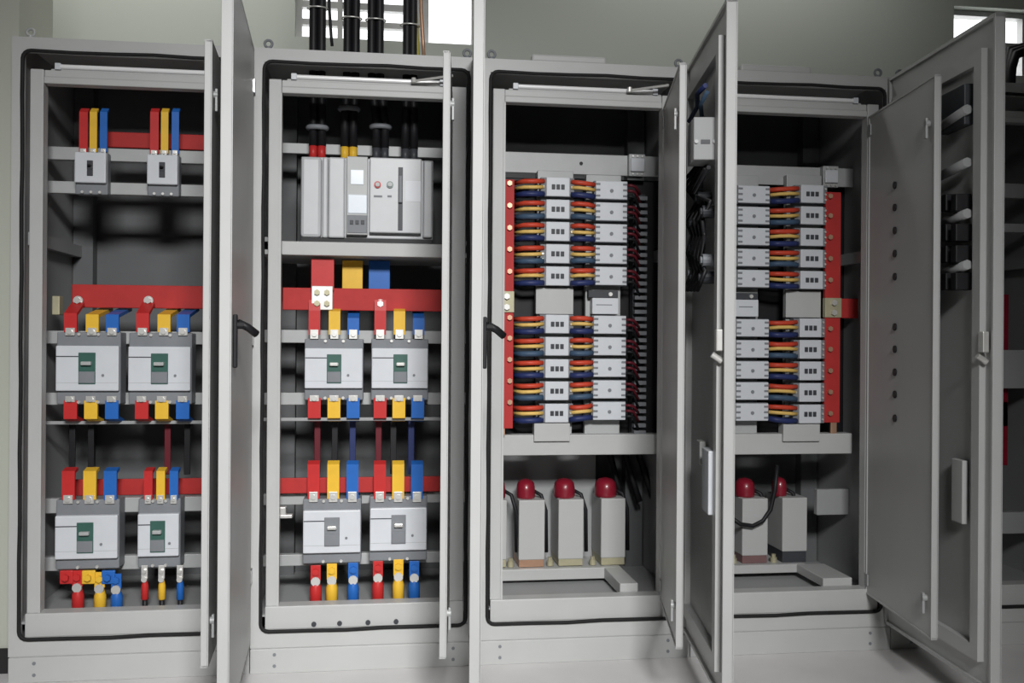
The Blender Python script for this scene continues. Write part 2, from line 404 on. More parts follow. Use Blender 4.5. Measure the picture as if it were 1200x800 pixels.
# phase bars behind (yellow and blue ones lie deeper)
for y, m, nm in ((352, 'yellow', 'yellow'), (366, 'navy', 'blue')):
    pass
for j, xs in enumerate(((83, 108.5, 132), (167.5, 192.5, 215))):
    for cnm, x in zip(PHASE, xs):
        p = [(389, .125), (368, .125), (356, .205)] if cnm == 'red' else [(389, .125), (370, .125), (362, .30)]
        link(x, 15, p, cnm, f'{cnm} sleeve on top of the {ORD[j]} middle breaker {Lc}', (384, 393, .117), bolt=(352, .205) if cnm == 'red' else None)
    for cnm, x in zip(PHASE, (83, 107, 131.5) if j == 0 else (166.5, 190, 214.5)):
        link(x, 15.5, [(469, .125), (489, .125), (493, .20)], cnm, f'{cnm} sleeve under the {ORD[j]} middle breaker {Lc}', (464, 471, .117))
breaker((65, 405, 139, 458), 389, 474, (92, 413, 112, 450), 'large breaker at left of middle pair in leftmost cabinet, green toggle window', 'teal')
breaker((150, 406, 223, 458), 390, 474, (177, 414, 197, 450), 'large breaker at right of middle pair in leftmost cabinet, green toggle window', 'teal')
for j, xs in enumerate(((80.5, 105.5, 129.5), (174, 188.5, 204))):
    nm = 'wide' if j == 0 else 'narrow'
    for cnm, x in zip(PHASE, xs):
        link(x, 15 if j == 0 else 10, [(585, .125), (553, .125), (549, .16)], cnm, f'{cnm} sleeve on top of the {nm} lower breaker {Lc}', (580, 590, .117))
breaker((64, 604, 137.5, 655), 586, 668, (90, 612, 109.5, 648), 'large wide breaker at bottom left of leftmost cabinet, green toggle window', 'teal')
breaker((161, 602, 209.5, 652), 585, 666, (176, 610, 193.5, 647), 'narrow breaker at bottom right of leftmost cabinet, green toggle window', 'teal')
def cable_lug(px, y0, y1, col, label, w=13, top=None, Y=.125, dx=0):
    xm, zt, zb = X_(px, y0, Y), Z_(px, y0, Y), Z_(px, y1, Y); r = w / 2 * (CY * -1 + Y) / F_PX
    o = (xm, Y, zb); hgt = zt - zb
    t = thing('cable_lug', label, 'cable lug', o, 'cable lugs under the lower breakers')
    m = {'red': 'red', 'yellow': 'yellow', 'blue': 'navy' if top == 'navy' else 'blue'}[col]
    MB().box(-r * .85, r * .85, -.004, .004, hgt * .62, hgt, .001).cyl((0, -.014, hgt * .84), (0, 0, hgt * .84), r * .62, n=6).build('lug_palm', m if top != 'tin' else 'tin', t)
    MB().cyl((0, -.010, hgt * .60), (0, -.002, hgt * .60), r * .8, n=10).build('lug_bolt', 'tin', t)
    MB().lathe([(r * .75, 0), (r, .004), (r, hgt * .42), (r * .8, hgt * .5), (r * .6, hgt * .62)], (dx, .006, 0), 14).build('shrink_sleeve', m, t)
    MB().tube([(dx, .006, .004), (dx, .01, -.05), (dx, .04, -.085)], r * .7, 10).build('cable_tail', 'black', t)
    return t
for cnm, x, y0 in (('red', 91, 668), ('yellow', 117, 670), ('blue', 136.5, 672)):
    cable_lug(x, y0, 718, cnm, f'{cnm} cable lug hanging under the wide lower breaker {Lc}', 13)
for cnm, x in (('red', 78), ('yellow', 104), ('blue', 127)):
    xa, xb, z0, z1 = rect(x - 8, 668, x + 8, 684, .12)
    solo(MB().box(xa, xb, .115, .128, z0, z1, .004).cyl(((xa + xb) / 2, .10, (z0 + z1) / 2), ((xa + xb) / 2, .115, (z0 + z1) / 2), .012, n=6), 'busbar_link', cnm, f'short {cnm} link bolted under the wide lower breaker {Lc}', 'busbar link', 'coloured busbar links')
for cnm, x in (('red', 169.5), ('yellow', 189.5), ('blue', 211)):
    cable_lug(x, 662, 703, cnm, f'bare metal lug with {cnm} sleeve under the narrow lower breaker {Lc}', 8, 'tin')

# ---------------------------------------------------------------- cabinet 2
for y0, y1 in ((387, 402), (460, 474), (577, 590), (648, 661)): rail(1, 420, y0, y1)
rail(1, 420, 170, 182, .33, .02)
rail(1, 420, 489, 493, .14, .006, 'paint_in', 'cross_bar')
zs = Z_(420, 284, .09); MB().box(.019, W - .019, .09, .50, Z_(420, 300, .09), zs, .003).build('breaker_shelf', 'paint', CAB[1])
Lc = 'in second cabinet'
# air circuit breaker
yf = .10; xa, xb, z0, z1 = rect(352, 182, 508, 281, yf); z0 = zs + .001; xc = (xa + xb) / 2; o = (xc, .3, z0)
acb = thing('air_circuit_breaker', 'wide light grey air circuit breaker on the shelf of second cabinet', 'circuit breaker', o)
def A(mb, n, m, p=acb): return mb.build(n, m, p, o)
def ar(x0, y0, x1, y1, Y=yf): return rect(x0, y0, x1, y1, Y)
A(MB().box(xa + .004, xb - .004, yf + .02, .42, z0, z0 + .018), 'base_frame', 'black')
A(MB().box(xa, xb, yf + .03, .40, z0 + .018, z1 - .006, .004), 'breaker_body', 'acb_grey')
q = ar(352, 183, 404, 278); A(MB().box(q[0], q[0] + .075, yf + .006, yf + .04, q[2], q[3], .012).box(q[0] + .078, q[0] + .098, yf + .010, yf + .04, q[2], q[3], .006).box(q[0] + .10, q[1], yf + .006, yf + .04, q[2], q[3], .006), 'arc_chute_cover', 'acb_grey')
q = ar(406, 183, 431, 275); tu = A(MB().box(q[0], q[1], yf + .002, yf + .04, q[2], q[3], .003), 'trip_unit', 'rail')
q = ar(411, 199, 426, 216); A(MB().box(q[0], q[1], yf - .001, yf + .006, q[2], q[3], .001), 'display', 'lcd', tu)
q = ar(408, 228, 430, 250); A(MB().box(q[0], q[1], yf - .002, yf + .006, q[2], q[3], .002), 'display', 'lcd', tu)
q = ar(407, 252, 430, 273); A(MB().box(q[0], q[1], yf - .001, yf + .006, q[2], q[3], .002), 'keypad', 'grey_plastic', tu)
for i in range(3):
    q = ar(410 + i * 6.5, 258, 414 + i * 6.5, 263); A(MB().box(q[0], q[1], yf - .004, yf + .002, q[2], q[3], .001), 'key', 'dark_plastic', tu)
q = ar(433, 185, 494, 273); pn = A(MB().box(q[0], q[1], yf, yf + .04, q[2], q[3], .004), 'front_panel', 'acb_grey')
for x, m in ((442.5, 'red'), (457, 'green')):
    c = at(x, 216.5, yf)
    A(MB().cyl((c.x, yf - .006, c.z), (c.x, yf + .002, c.z), .0125, n=18), 'push_button_ring', m, pn)
    A(MB().cyl((c.x, yf - .011, c.z), (c.x, yf - .004, c.z), .008, n=18), 'push_button', 'rail', pn)
for x0, x1, y in ((438, 448, 230), (454, 459, 230)):
    q = ar(x0, y - 1.2, x1, y + 1.2); A(MB().box(q[0], q[1], yf - .001, yf + .002, q[2], q[3]), 'nameplate', 'grey_plastic', pn)
q = ar(466.5, 196, 472, 270); A(MB().box(q[0], q[1], yf - .002, yf + .002, q[2], q[3]), 'charging_slot', 'dark_plastic', pn)
q = ar(467, 206, 471.5, 238); A(MB().box(q[0], q[1], yf - .014, yf - .001, q[2], q[3], .003), 'charging_lever', 'grey_plastic', pn)
q = ar(475, 212, 493, 236); A(MB().box(q[0], q[1], yf - .001, yf + .002, q[2], q[3]), 'rating_plate', 'white_plastic', pn)
q = ar(496, 187, 507, 278); A(MB().box(q[0], q[1], yf + .012, yf + .04, q[2], q[3], .006), 'side_flange', 'acb_grey')

# black cables coming down through the roof to the air breaker
groups = ((367.5, 377, 'red', 372, 150), (407.5, 417, 'yellow', 409, 128), (435.5, 445, 'black', 446, 149), (477, 484, 'black', 480, 140))
n = 0
ONAME = ['first', 'second', 'third', 'fourth']
for gi, (u0, u1, m, xin, ytie) in enumerate(groups):
    for j, u in enumerate((u0, u1)):
        Yc = .26 + .0 * gi
        xt = X_(u, 30, Yc); xbm = X_(xin - 5 + 10 * j, 170, Yc)
        zt = z1 + .005
        t = thing('power_cable', f"black cable above second cabinet, {'left' if j == 0 else 'right'} one of the {ONAME[gi]} pair from left", 'cable', (xbm, Yc, zt), 'thick black cables entering second cabinet')
        MB().tube([(0, 0, .055), (0, 0, .16), (.6 * (xt - xbm), 0, .26), (xt - xbm, 0, .36), (xt - xbm, .0, .8), (xt - xbm + .01, .02, 1.1), (xt - xbm + .02, .12, 1.35)], .0165, 12).build('cable_sheath', 'black', t)
        MB().tube([(0, 0, .0), (0, 0, .06)], .0155, 12).build('cable_end', m if m != 'black' else 'dark_plastic', t)
    # tie inside
    ct = at(xin, ytie, .26)
    if gi < 3:
        solo(MB().tube([(ct.x + .034 * math.cos(a * PI / 10), .26 + .024 * math.sin(a * PI / 10), ct.z) for a in range(20)], .010, 8, True), 'cable_tie', 'grey_plastic', f'pale tie around the {ONAME[gi]} cable pair above the air breaker', 'cable tie', 'cable ties on the black cables')
    u = (u0 + u1) / 2; ct = at(u, (10, 22, 24, 30)[gi], .26)
    solo(MB().tube([(ct.x + .038 * math.cos(a * PI / 10), .26 + .025 * math.sin(a * PI / 10), ct.z) for a in range(20)], .003, 6, True), 'cable_tie', 'tin', f'thin tie around the {ONAME[gi]} cable pair above the cabinet roof', 'cable tie', 'cable ties on the black cables')
for u, m, lb, nm, r in ((490, 'yellow_green', 'yellow-green earth cable entering second cabinet beside the black cables', 'earth_cable', .0085), (389, 'black', 'thin black cable hanging between first and second thick pairs', 'control_cable', .006), (497, 'copper', 'thin brown cable right of the yellow-green earth cable', 'control_cable', .007)):
    c = at(u, 58, .26)
    zlow = 2.202 if nm == 'earth_cable' else (2.26 if u == 497 else 2.30)
    solo(MB().tube([(c.x, .27, zlow), (c.x - .004, .27, 2.34), (c.x - .012, .27, 2.45), (c.x - .02, .3, 2.9), (c.x - .02, .36, 3.2)], r, 8), nm, m, lb, 'cable')

# bars between air breaker and red busbar
for cnm, x, w, yb, yd in (('red', 378, 27, 340, .13), ('yellow', 413, 24, 345, .20), ('blue', 444.5, 25, 345, .22)):
    Yb = yd; a_, b_, c0, c1 = rect(x - w / 2, 303, x + w / 2, yb, Yb)
    t = thing('vertical_busbar', f'wide {cnm} vertical bar under the air breaker shelf {Lc}', 'busbar', ((a_ + b_) / 2, Yb, c0), 'vertical bars under the air breaker')
    MB().box(a_, b_, Yb, Yb + .01, c0, Z_(x, 301, .09) - .003 , .002).build('coloured_sleeve', cnm, t, ((a_ + b_) / 2, Yb, c0))
    if cnm == 'red':
        q = rect(365, 335, 390, 363, Yb); mb = MB().box(q[0], q[1], Yb - .004, Yb + .01, q[2], q[3], .002)
        jt = mb.build('joint_plate', 'tin', t, ((a_ + b_) / 2, Yb, c0))
        for dx in (.27, .73):
            for dz in (.27, .73):
                xx, zz = q[0] + dx * (q[1] - q[0]), q[2] + dz * (q[3] - q[2])
                MB().cyl((xx, Yb - .014, zz), (xx, Yb - .003, zz), .011, n=6).build('joint_bolt', 'brass', jt, ((a_ + b_) / 2, Yb, c0))
busbar('busbar', 1, 331, 338, 525, 364, .15, 'red horizontal busbar across middle of second cabinet')
busbar('busbar', 1, 322, 559, 525, 577, .165, 'red horizontal busbar behind the lower sleeves in second cabinet')
for j, xs in enumerate(((368.5, 392, 414), (445.5, 468, 490.5))):
    for cnm, x in zip(PHASE, xs):
        p = [(392, .125), (364, .125), (352, .135)] if cnm == 'red' else ([(392, .125), (366, .125), (360, .19)] if cnm == 'yellow' else [(392, .125), (374, .125), (364, .22)])
        link(x, 13.5, p, cnm, f'{cnm} sleeve on top of the {ORD[j]} middle breaker {Lc}', (386, 397, .117), bolt=(356, .134) if cnm == 'red' and j == 1 else None)
    for cnm, x in zip(PHASE, (368.5, 391.5, 414) if j == 0 else (445.5, 467.5, 489.5)):
        link(x, 15, [(466, .125), (488, .125), (492, .20)], cnm, f'{cnm} sleeve under the {ORD[j]} middle breaker {Lc}', (463, 470, .117))
    for cnm, x in zip(PHASE, (367.5, 390.5, 413) if j == 0 else (445, 466.5, 488.5)):
        link(x, 14, [(584, .125), (545, .125), (541, .15)], cnm, f'{cnm} sleeve on top of the {ORD[j]} lower breaker {Lc}', (576, 588, .117))
    for cnm, x, yt in zip(PHASE, (370, 389, 414) if j == 0 else (443, 467, 485.5), (662, 660, 659) if j == 0 else (657, 655, 657)):
        cable_lug(x, yt, 709 - 3 * j, cnm, f'{cnm} cable lug hanging under the {ORD[j]} lower breaker {Lc}', 13.5)
    # dark bars running down behind, from middle to lower breakers
    for cnm, x in zip(PHASE, (371.5, 392, 413) if j == 0 else (443.5, 461, 482)):
        a_, b_, c0, c1 = rect(x - 3.6, 489, x + 3.6, 556, .20)
        solo(MB().box(a_, b_, .215, .225, c0, c1, .002), 'link_bar', 'wine' if cnm == 'red' else ('black' if cnm == 'yellow' else 'navy'), f"dark bar behind the {cnm} sleeves of the {ORD[j]} breakers {Lc}", 'busbar', 'dark bars between middle and lower breakers')
breaker((357, 408, 425, 455), 397, 469, (383, 415, 400, 449), 'large breaker at left of middle pair in second cabinet, silver toggle')
breaker((435.5, 408, 501.5, 455), 397, 469, (461, 415, 477.5, 449), 'large breaker at right of middle pair in second cabinet, silver toggle')
breaker((355, 598, 422.5, 648), 585, 661, (380, 606, 398, 640), 'large breaker at bottom left of second cabinet, grey toggle window', 'grey')
breaker((433.5, 595, 500, 645), 582, 658, (458.5, 603, 475.5, 637), 'large breaker at bottom right of second cabinet, grey toggle window', 'grey')
a_, b_, c0, c1 = rect(327, 593, 343, 606, .12)
solo(MB().box(a_, b_, .10, .13, c0, c0 + .012, .002).box(a_, a_ + .026, .10, .13, c0 + .01, c1, .003), 'bracket', 'tin', 'small bright bracket at left post beside the lower breakers of second cabinet', 'bracket')
for j, xs in enumerate(((84, 106, 0), (0, 196, 219))):
    for cnm, x in zip(PHASE, xs):
        if x:
            a_, b_, c0, c1 = rect(x - 3.6, 496, x + 3.6, 556, .22)
            solo(MB().box(a_, b_, .222, .232, c0, c1, .002), 'link_bar', 'wine' if (j and cnm == 'yellow') else 'black', f"dark bar behind the {cnm} sleeves of the {ORD[j]} breakers in leftmost cabinet", 'busbar', 'dark bars between middle and lower breakers')

# ------------------------------------------------------------ cabinets 3, 4
UP3L = [(207.5, 229), (233, 255.5), (259, 282), (285.5, 308.5), (312, 334.5)]; LO3L = [(368.5, 390.5), (395, 417), (420.5, 442), (446.5, 468.5), (472.5, 495)]
UP3R = [(212, 233.5), (238, 259), (262.5, 283.5), (287.5, 309), (312.5, 334)]; LO3R = [(370, 392), (396.5, 417), (421, 442), (446.5, 467.5), (471.5, 492)]
UP4D = [(217.5, 239), (243, 263), (267.5, 287.5), (292.5, 312.5), (316.5, 336.5)]; LO4D = [(374, 394), (398.5, 419), (423.5, 444), (448.5, 469), (473, 493)]
UP4S = [(216.5, 238), (242, 263.5), (267, 287.5), (292.5, 313), (317, 338.5)]; LO4S = [(373, 395), (398.5, 419.5), (423.5, 446), (449, 471), (473.5, 496)]
RW = ['top', 'second', 'third', 'fourth', 'bottom']
YM = .19
def row_xz(x, rows, i, bank_y, Y):
    y0, y1 = rows[i]; return Z_(x, y0, Y), Z_(x, y1, Y)
def make_switch(label, loc, w, h):
    t = thing('fuse_switch', label, 'fuse switch', loc, 'white fuse switches with dark windows')
    MB().box(-w * .72, w * .72, .012, .06, .0, h, .002).build('switch_base', 'grey_plastic', t)
    f = MB().box(-w / 2, w / 2, 0, .03, 0, h, .003).build('front_cover', 'white_plastic', t)
    for i in (-1, 0, 1):
        MB().box(i * w * .20 - w * .075, i * w * .20 + w * .075, -.003, .004, h * .36, h * .62, .001).build('indicator_window', 'dark_plastic', f)
    for s in (-1, 1):
        for i in range(3):
            MB().cyl((s * w * .62, .006, h * (.2 + .3 * i)), (s * w * .62, .014, h * (.2 + .3 * i)), .0045, n=8).build('terminal_screw', 'tin', t)
    return t
def make_contactor(label, loc, w, h):
    t = thing('contactor', label, 'contactor', loc, 'white contactors with a small dot')
    MB().box(-w / 2 - .004, w / 2 + .004, .014, .06, -.002, h + .002, .002).build('contactor_base', 'grey_plastic', t)
    f = MB().box(-w / 2, w / 2, 0, .03, 0, h, .003).build('front_cover', 'white_plastic', t)
    MB().cyl((.0, -.003, h * .46), (.0, .004, h * .46), h * .10, n=12).build('contact_marker', 'grey_plastic', f)
    for s in (-1, 1):
        for i in range(3):
            z = h * (.18 + .32 * i)
            MB().box(s * w * .36, s * w * .495, -.0015, .003, z - .004, z + .004, .001).build('terminal_slot', 'grey_plastic', f)
    return t
SPROTO = CPROTO = None
def bank(k, kind, xa, xb, rows, bankname, cabname):
    global SPROTO, CPROTO
    out = []
    y0, y1 = rows[0][0], rows[-1][1]; xc = (xa + xb) / 2
    Xa, Xb = X_(xa, (y0 + y1) / 2, YM), X_(xb, (y0 + y1) / 2, YM); zt, zb = Z_(xc, y0, YM), Z_(xc, y1, YM)
    h = sum(Z_(xc, r[0], YM) - Z_(xc, r[1], YM) for r in rows) / 5; pitch = (zt - h - zb) / 4
    proto = None
    for i in range(5):
        loc = ((Xa + Xb) / 2, YM, zt - h - i * pitch)
        what = 'fuse switch with dark windows' if kind == 's' else 'contactor with a small dot'
        lb = f'white {what}, {RW[i]} row of {bankname} bank in {cabname}'
        if proto is None: proto = make_switch(lb, loc, Xb - Xa, h) if kind == 's' else make_contactor(lb, loc, Xb - Xa, h); o = proto
        else: o = dup(proto, loc, lb)
        out.append((loc, h))
    return out, (Xa, Xb)
def wire(p, m, label, r=.0065):
    return solo(MB().tube(p, r, 8), 'wire', m, label, 'wire', 'coloured wires between busbar, switches and contactors')
WC = [('orange_red', 'red', .80), ('straw', 'yellow', .50), ('navy', 'blue', .13)]
def wires_between(xl, xr, rl, rr, where, cabname, bankname, sag=.006):
    for i in range(5):
        (l, h), (r, h2) = rl[i], rr[i]
        for m, cn, fz in WC:
            for q in range(1):
                za, zb = l[2] + h * fz, r[2] + h2 * fz
                y = YM + .012 + random.uniform(-.004, .004); g = random.uniform(-.003, .003)
                wire([(xl, y + (.045 if 'busbar' in where else 0), za), (xl + (xr - xl) * .3, y - .012, za * .7 + zb * .3 + g), (xl + (xr - xl) * .7, y - .012, zb * .7 + za * .3 + g), (xr, y, zb)], m if not (cn == 'blue' and i % 2) else 'slate',
                     f'{cn} wire {where}, {RW[i]} row of {bankname} bank in {cabname}', {'red': .0095, 'yellow': .0075, 'blue': .0115}[cn])

# cabinet 3 frame pieces
cn3 = 'third cabinet'
cabpart(2, 'mounting_plate', 'rail', 560, 180, 780, 204, .28, .01)
z0, z1 = Z_(676, 533, .20), Z_(676, 509, .20)
MB().box(.019, W - .019, .20, .26, z0, z1, .003).build('cross_beam', 'paint', CAB[2])
pr = cabpart(2, 'mounting_channel', 'rail', 629, 200, 671, 515, .245, .03)
cabpart(2, 'mounting_channel', 'rail', 686, 205, 727, 515, .245, .03)
cabpart(2, 'channel_cover', 'paint', 628, 337, 672, 368, .225, .03)
cabpart(2, 'channel_cover', 'paint', 626, 496, 668, 517, .185, .05)
cabpart(2, 'insulating_sheet', 'black', 586, 202, 628, 209, .19, .01)
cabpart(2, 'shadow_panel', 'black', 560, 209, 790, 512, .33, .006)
c = at(681, 191.5, .28); MB().cyl((c.x - 2 * W, .277, c.z), (c.x - 2 * W, .281, c.z), .007).build('plate_hole', 'black', CAB[2])
def vbar(k, x0, x1, y0, y1, Y, label, bolts, joint, tail, bx):
    a_, b_, c0, c1 = rect(x0, y0, x1, y1, Y); o = ((a_ + b_) / 2, Y, c0)
    t = thing('vertical_busbar', label, 'busbar', o, 'red vertical busbars beside the switches')
    MB().box(a_, b_, Y, Y + .02, c0, c1, .002).build('coloured_sleeve', 'bus_red', t, o)
    for y in bolts:
        c = at(bx, y, Y); MB().cyl((c.x, Y - .012, c.z), (c.x, Y + .001, c.z), .0105, n=6).build('joint_bolt', 'copper', t, o)
    q = rect(x0 - .5, joint[0], x1 + .5, joint[1], Y); j = MB().box(q[0], q[1], Y - .006, Y + .02, q[2], q[3], .002).build('joint_plate', 'brass', t, o)
    for f in (.25, .75):
        z = q[2] + f * (q[3] - q[2]); MB().cyl(((q[0] + q[1]) / 2, Y - .017, z), ((q[0] + q[1]) / 2, Y - .005, z), .012, n=6).build('joint_bolt', 'tin', j, o)
    q = rect(*tail, Y); MB().box(q[0], q[1], Y + .002, Y + .012, q[2], q[3], .002).build('bare_end', 'copper', t, o)
    return t
vbar(2, 585, 602, 210, 502, .17, 'red vertical busbar at left side of third cabinet', (215, 241, 267, 292, 318, 372, 396, 421, 446, 471), (341, 366), (585, 492, 592, 510), 597)
RC = 'third cabinet'
sU, (sa, sb) = bank(2, 's', 640, 667.5, UP3L, 'upper', RC); cU, (ca, cb) = bank(2, 'c', 698, 735, UP3R, 'upper', RC)
sL, (sa2, sb2) = bank(2, 's', 639, 666.5, LO3L, 'lower', RC); cL, (ca2, cb2) = bank(2, 'c', 695.5, 733.5, LO3R, 'lower', RC)
busx = X_(604, 350, .18)
bus = lambda rows: [((busx, YM, r[0][2] - .004), r[1]) for r in rows]
wires_between(busx, sa - .008, bus(sU), sU, 'between busbar and switch', RC, 'upper'); wires_between(busx, sa2 - .008, bus(sL), sL, 'between busbar and switch', RC, 'lower')
wires_between(sb + .008, ca - .004, sU, cU, 'between switch and contactor', RC, 'upper'); wires_between(sb2 + .008, ca2 - .004, sL, cL, 'between switch and contactor', RC, 'lower')
def tails(rows, x, bankname, xd):
    for i, (l, h) in enumerate(rows):
        for j, (m, fz) in enumerate((('wine', .8), ('wine', .5), ('black', .2))):
            z = l[2] + h * fz; dz = -.03 - .012 * j
            t = solo(MB().tube([(x, YM + .012, z), (x + .02, YM + .008, z), (x + .035, YM + .012, z - .004), (xd, YM + .03, z + dz)], .006, 8), 'wire', m,
                 f"{'dark red' if m == 'wine' else 'black'} {['top', 'middle', 'low'][j]} lead right of the contactor, {RW[i]} row of {bankname} bank in third cabinet", 'wire', 'leads from contactors into the duct')
duct_x = X_(746, 370, .22)
tails(cU, cb, 'upper', duct_x + .01); tails(cL, cb2, 'lower', duct_x + .01)
# slotted wiring duct with its teeth
a_, b_, c0, c1 = rect(744, 226, 758, 509, .215); o = ((a_ + b_) / 2, .26, c0)
t = thing('wiring_duct', 'dark slotted wiring duct right of the contactors in third cabinet', 'wiring duct', o)
MB().box(a_, b_, .25, .30, c0, c1).build('duct_base', 'dark_plastic', t, o)
mb = MB(); n = 34
for i in range(n):
    z = c0 + (c1 - c0) * i / n; mb.box(a_, b_, .215, .25, z, z + (c1 - c0) / n * .55, .001)
mb.build('duct_teeth', 'grey_plastic', t, o)
# small relay top right, timer block between banks
def relay(label, box, Y, name='relay'):
    q = rect(*box, Y); o = ((q[0] + q[1]) / 2, Y, q[2]); w = q[1] - q[0]; h = q[3] - q[2]
    t = thing(name, label, 'relay', o, 'small relays')
    MB().box(-w / 2, w / 2, .01, .06, 0, h, .002).build('relay_base', 'rail', t)
    MB().box(-w * .42, w * .42, 0, .02, h * .2, h * .8, .003).build('front_cover', 'white_plastic', t)
    for i in range(3):
        for s in (0, 1): MB().cyl((w * (i - 1) * .28, .004, h * (.1 + .8 * s)), (w * (i - 1) * .28, .012, h * (.1 + .8 * s)), .004, n=8).build('terminal_screw', 'tin', t)
    return t
relay('small white relay at top right of third cabinet', (738, 180, 757, 206), .24)
relay('small white relay at top right of fourth cabinet', (966, 194, 984, 219), .24)
def block(label, box, dark, Y=.20):
    q = rect(*box, Y); o = ((q[0] + q[1]) / 2, Y, q[2]); w = q[1] - q[0]; h = q[3] - q[2]
    t = thing('terminal_box', label, 'terminal box', o, 'white boxes between the banks')
    MB().box(-w / 2, w / 2, 0, .045, 0, h, .003).build('box_body', 'white_plastic', t)
    d = Z_((box[0] + box[2]) / 2, dark, Y) - q[2]
    MB().box(-w * .62, w * .5, .01, .05, h + .001, d, .002).build('terminal_strip', 'dark_plastic', t)
    MB().cyl((w * .2, .002, h + (d - h) * .5), (w * .2, .012, h + (d - h) * .5), .008, n=10).build('terminal_screw', 'tin', t)
    MB().box(-w * .35, w * .25, -.001, .002, h * .55, h * .6).build('print_line', 'grey_plastic', t)
block('white box between the contactor banks in third cabinet', (694, 349, 725, 368), 340)
block('white box between the contactor banks in fourth cabinet', (862, 351, 889, 371), 343)

# cabinet 4
cn4 = 'fourth cabinet'
cabpart(3, 'mounting_plate', 'rail', 845, 195, 1000, 217, .28, .01)
z0, z1 = Z_(930, 532, .20), Z_(930, 508, .20)
MB().box(.019, W - .06, .20, .26, z0, z1, .003).build('cross_beam', 'paint', CAB[3])
cabpart(3, 'mounting_channel', 'rail', 921, 205, 962, 515, .245, .03)
cabpart(3, 'mounting_channel', 'rail', 846, 205, 888, 515, .245, .03)
cabpart(3, 'channel_cover', 'paint', 921, 341, 962, 372, .225, .03)
cabpart(3, 'channel_cover', 'paint', 918, 497, 961, 517, .185, .05)
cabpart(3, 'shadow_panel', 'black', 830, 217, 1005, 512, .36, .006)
vbar(3, 967, 985, 225, 495, .20, 'red vertical busbar at right of switches in fourth cabinet', (230, 253, 278, 303, 328, 385, 409, 434, 459, 484), (349, 372), (974, 492, 981, 510), 972)
busbar('busbar', 3, 986, 350, 1045, 373, .24, 'short red horizontal busbar joining the right vertical bar in fourth cabinet')
RC = 'fourth cabinet'
cU, (ca, cb) = bank(3, 'c', 865, 902, UP4D, 'upper', RC); sU, (sa, sb) = bank(3, 's', 938.5, 965, UP4S, 'upper', RC)
cL, (ca2, cb2) = bank(3, 'c', 863, 901, LO4D, 'lower', RC); sL, (sa2, sb2) = bank(3, 's', 937, 962.5, LO4S, 'lower', RC)
wires_between(cb + .004, sa - .008, cU, sU, 'between contactor and switch', RC, 'upper'); wires_between(cb2 + .004, sa2 - .008, cL, sL, 'between contactor and switch', RC, 'lower')
# ------------------------------------------------------ capacitors below
def capacitor(label, xa, xb, y0, y1, ybase, capw, cx, Y=.36, base='brass', dep=.17):
    q = rect(xa, y0, xb, y1, Y); zb = Z_((xa + xb) / 2, ybase, Y); w = q[1] - q[0]; xm = (q[0] + q[1]) / 2
    t = thing('power_capacitor', label, 'capacitor', (xm, Y, zb), 'grey power capacitors with red caps')
    h0, h1 = q[2] - zb, q[3] - zb
    MB().box(-w / 2, w / 2, 0, dep, h0, h1, .004).build('capacitor_case', 'paint', t)
    MB().box(-w / 2 + .002, w / 2 - .002, .004, dep, .0, h0 + .002, .002).build('base_plate', base, t)
    r = capw / 2 * (Y - CY) / F_PX; dx = X_(cx, y0, Y) - xm
    MB().lathe([(r * .95, 0), (r, .010), (r * .99, .040), (r * .9, .060), (r * .62, .073), (r * .1, .079)], (dx, .07, h1 - .002), 18, 1, 1.2).build('red_cap', 'dark_red', t)
    MB().tube([(dx + r * .7, .07, h1 + .03), (dx + r + .022, .05, h1 + .012), (dx + r + .04, .04, h1 - .05), (dx + r + .045, .05, h0 + .02)], .008, 8).build('cable_tail', 'black', t)
    bo = -w / 2 - .03 if w > .07 else w / 2 + .018
    MB().cyl((bo, .02, 0), (bo, .02, .02), .014).cyl((bo, .02, .018), (bo, .02, .034), .009, n=6).build('mounting_bolt', 'brass', t)
    return t
capacitor('grey capacitor partly hidden behind left post at bottom of third cabinet', 578, 594, 586, 656, 665, 22, 584)
capacitor('grey capacitor with red cap, second from left at bottom of third cabinet', 608, 638.5, 586, 656, 664.5, 23, 619, base='copper')
capacitor('grey capacitor with red cap, second from right at bottom of third cabinet', 654.5, 684, 585, 655, 663, 26, 665)
capacitor('grey capacitor with red cap, rightmost at bottom of third cabinet', 704.5, 733, 584, 653.5, 662, 27, 714)
capacitor('grey capacitor behind a looped cable at bottom of fourth cabinet', 870, 900, 584, 651, 660, 24, 880, .34, 'mauve')
capacitor('grey capacitor with red cap, right one at bottom of fourth cabinet', 917, 946, 583, 646, 659, 18, 921, .34, 'dark_plastic')
z = Z_(660, 665.5, .34); MB().box(.019, .62, .335, .60, z - .045, z, .003).box(.55, .62, .076, .335, z - .045, z, .003).build('capacitor_shelf', 'paint', CAB[2])
z = Z_(890, 661.5, .32); MB().box(.019, .60, .315, .60, z - .035, z, .003).box(.56, .68, .076, .315, z - .035, z, .003).build('capacitor_shelf', 'paint', CAB[3])
MB().box(.019, .56, .545, .555, .20, Z_(676, 533, .5), .002).build('rear_partition', 'paint_in', CAB[2])
a_, b_, c0, c1 = rect(955, 573, 1015, 603, .30)
MB().box(.64, W - .02, .30, .33, c0, c1, .003).build('support_bracket', 'paint_in', CAB[3])
pts = [at(x, y, .315) for x, y in ((856, 606), (868, 614), (882, 616), (894, 610), (903, 597), (908, 575), (911, 545))]
solo(MB().tube(pts, .009, 8), 'power_cable', 'black', 'black cable looping in front of left capacitor in fourth cabinet', 'cable')
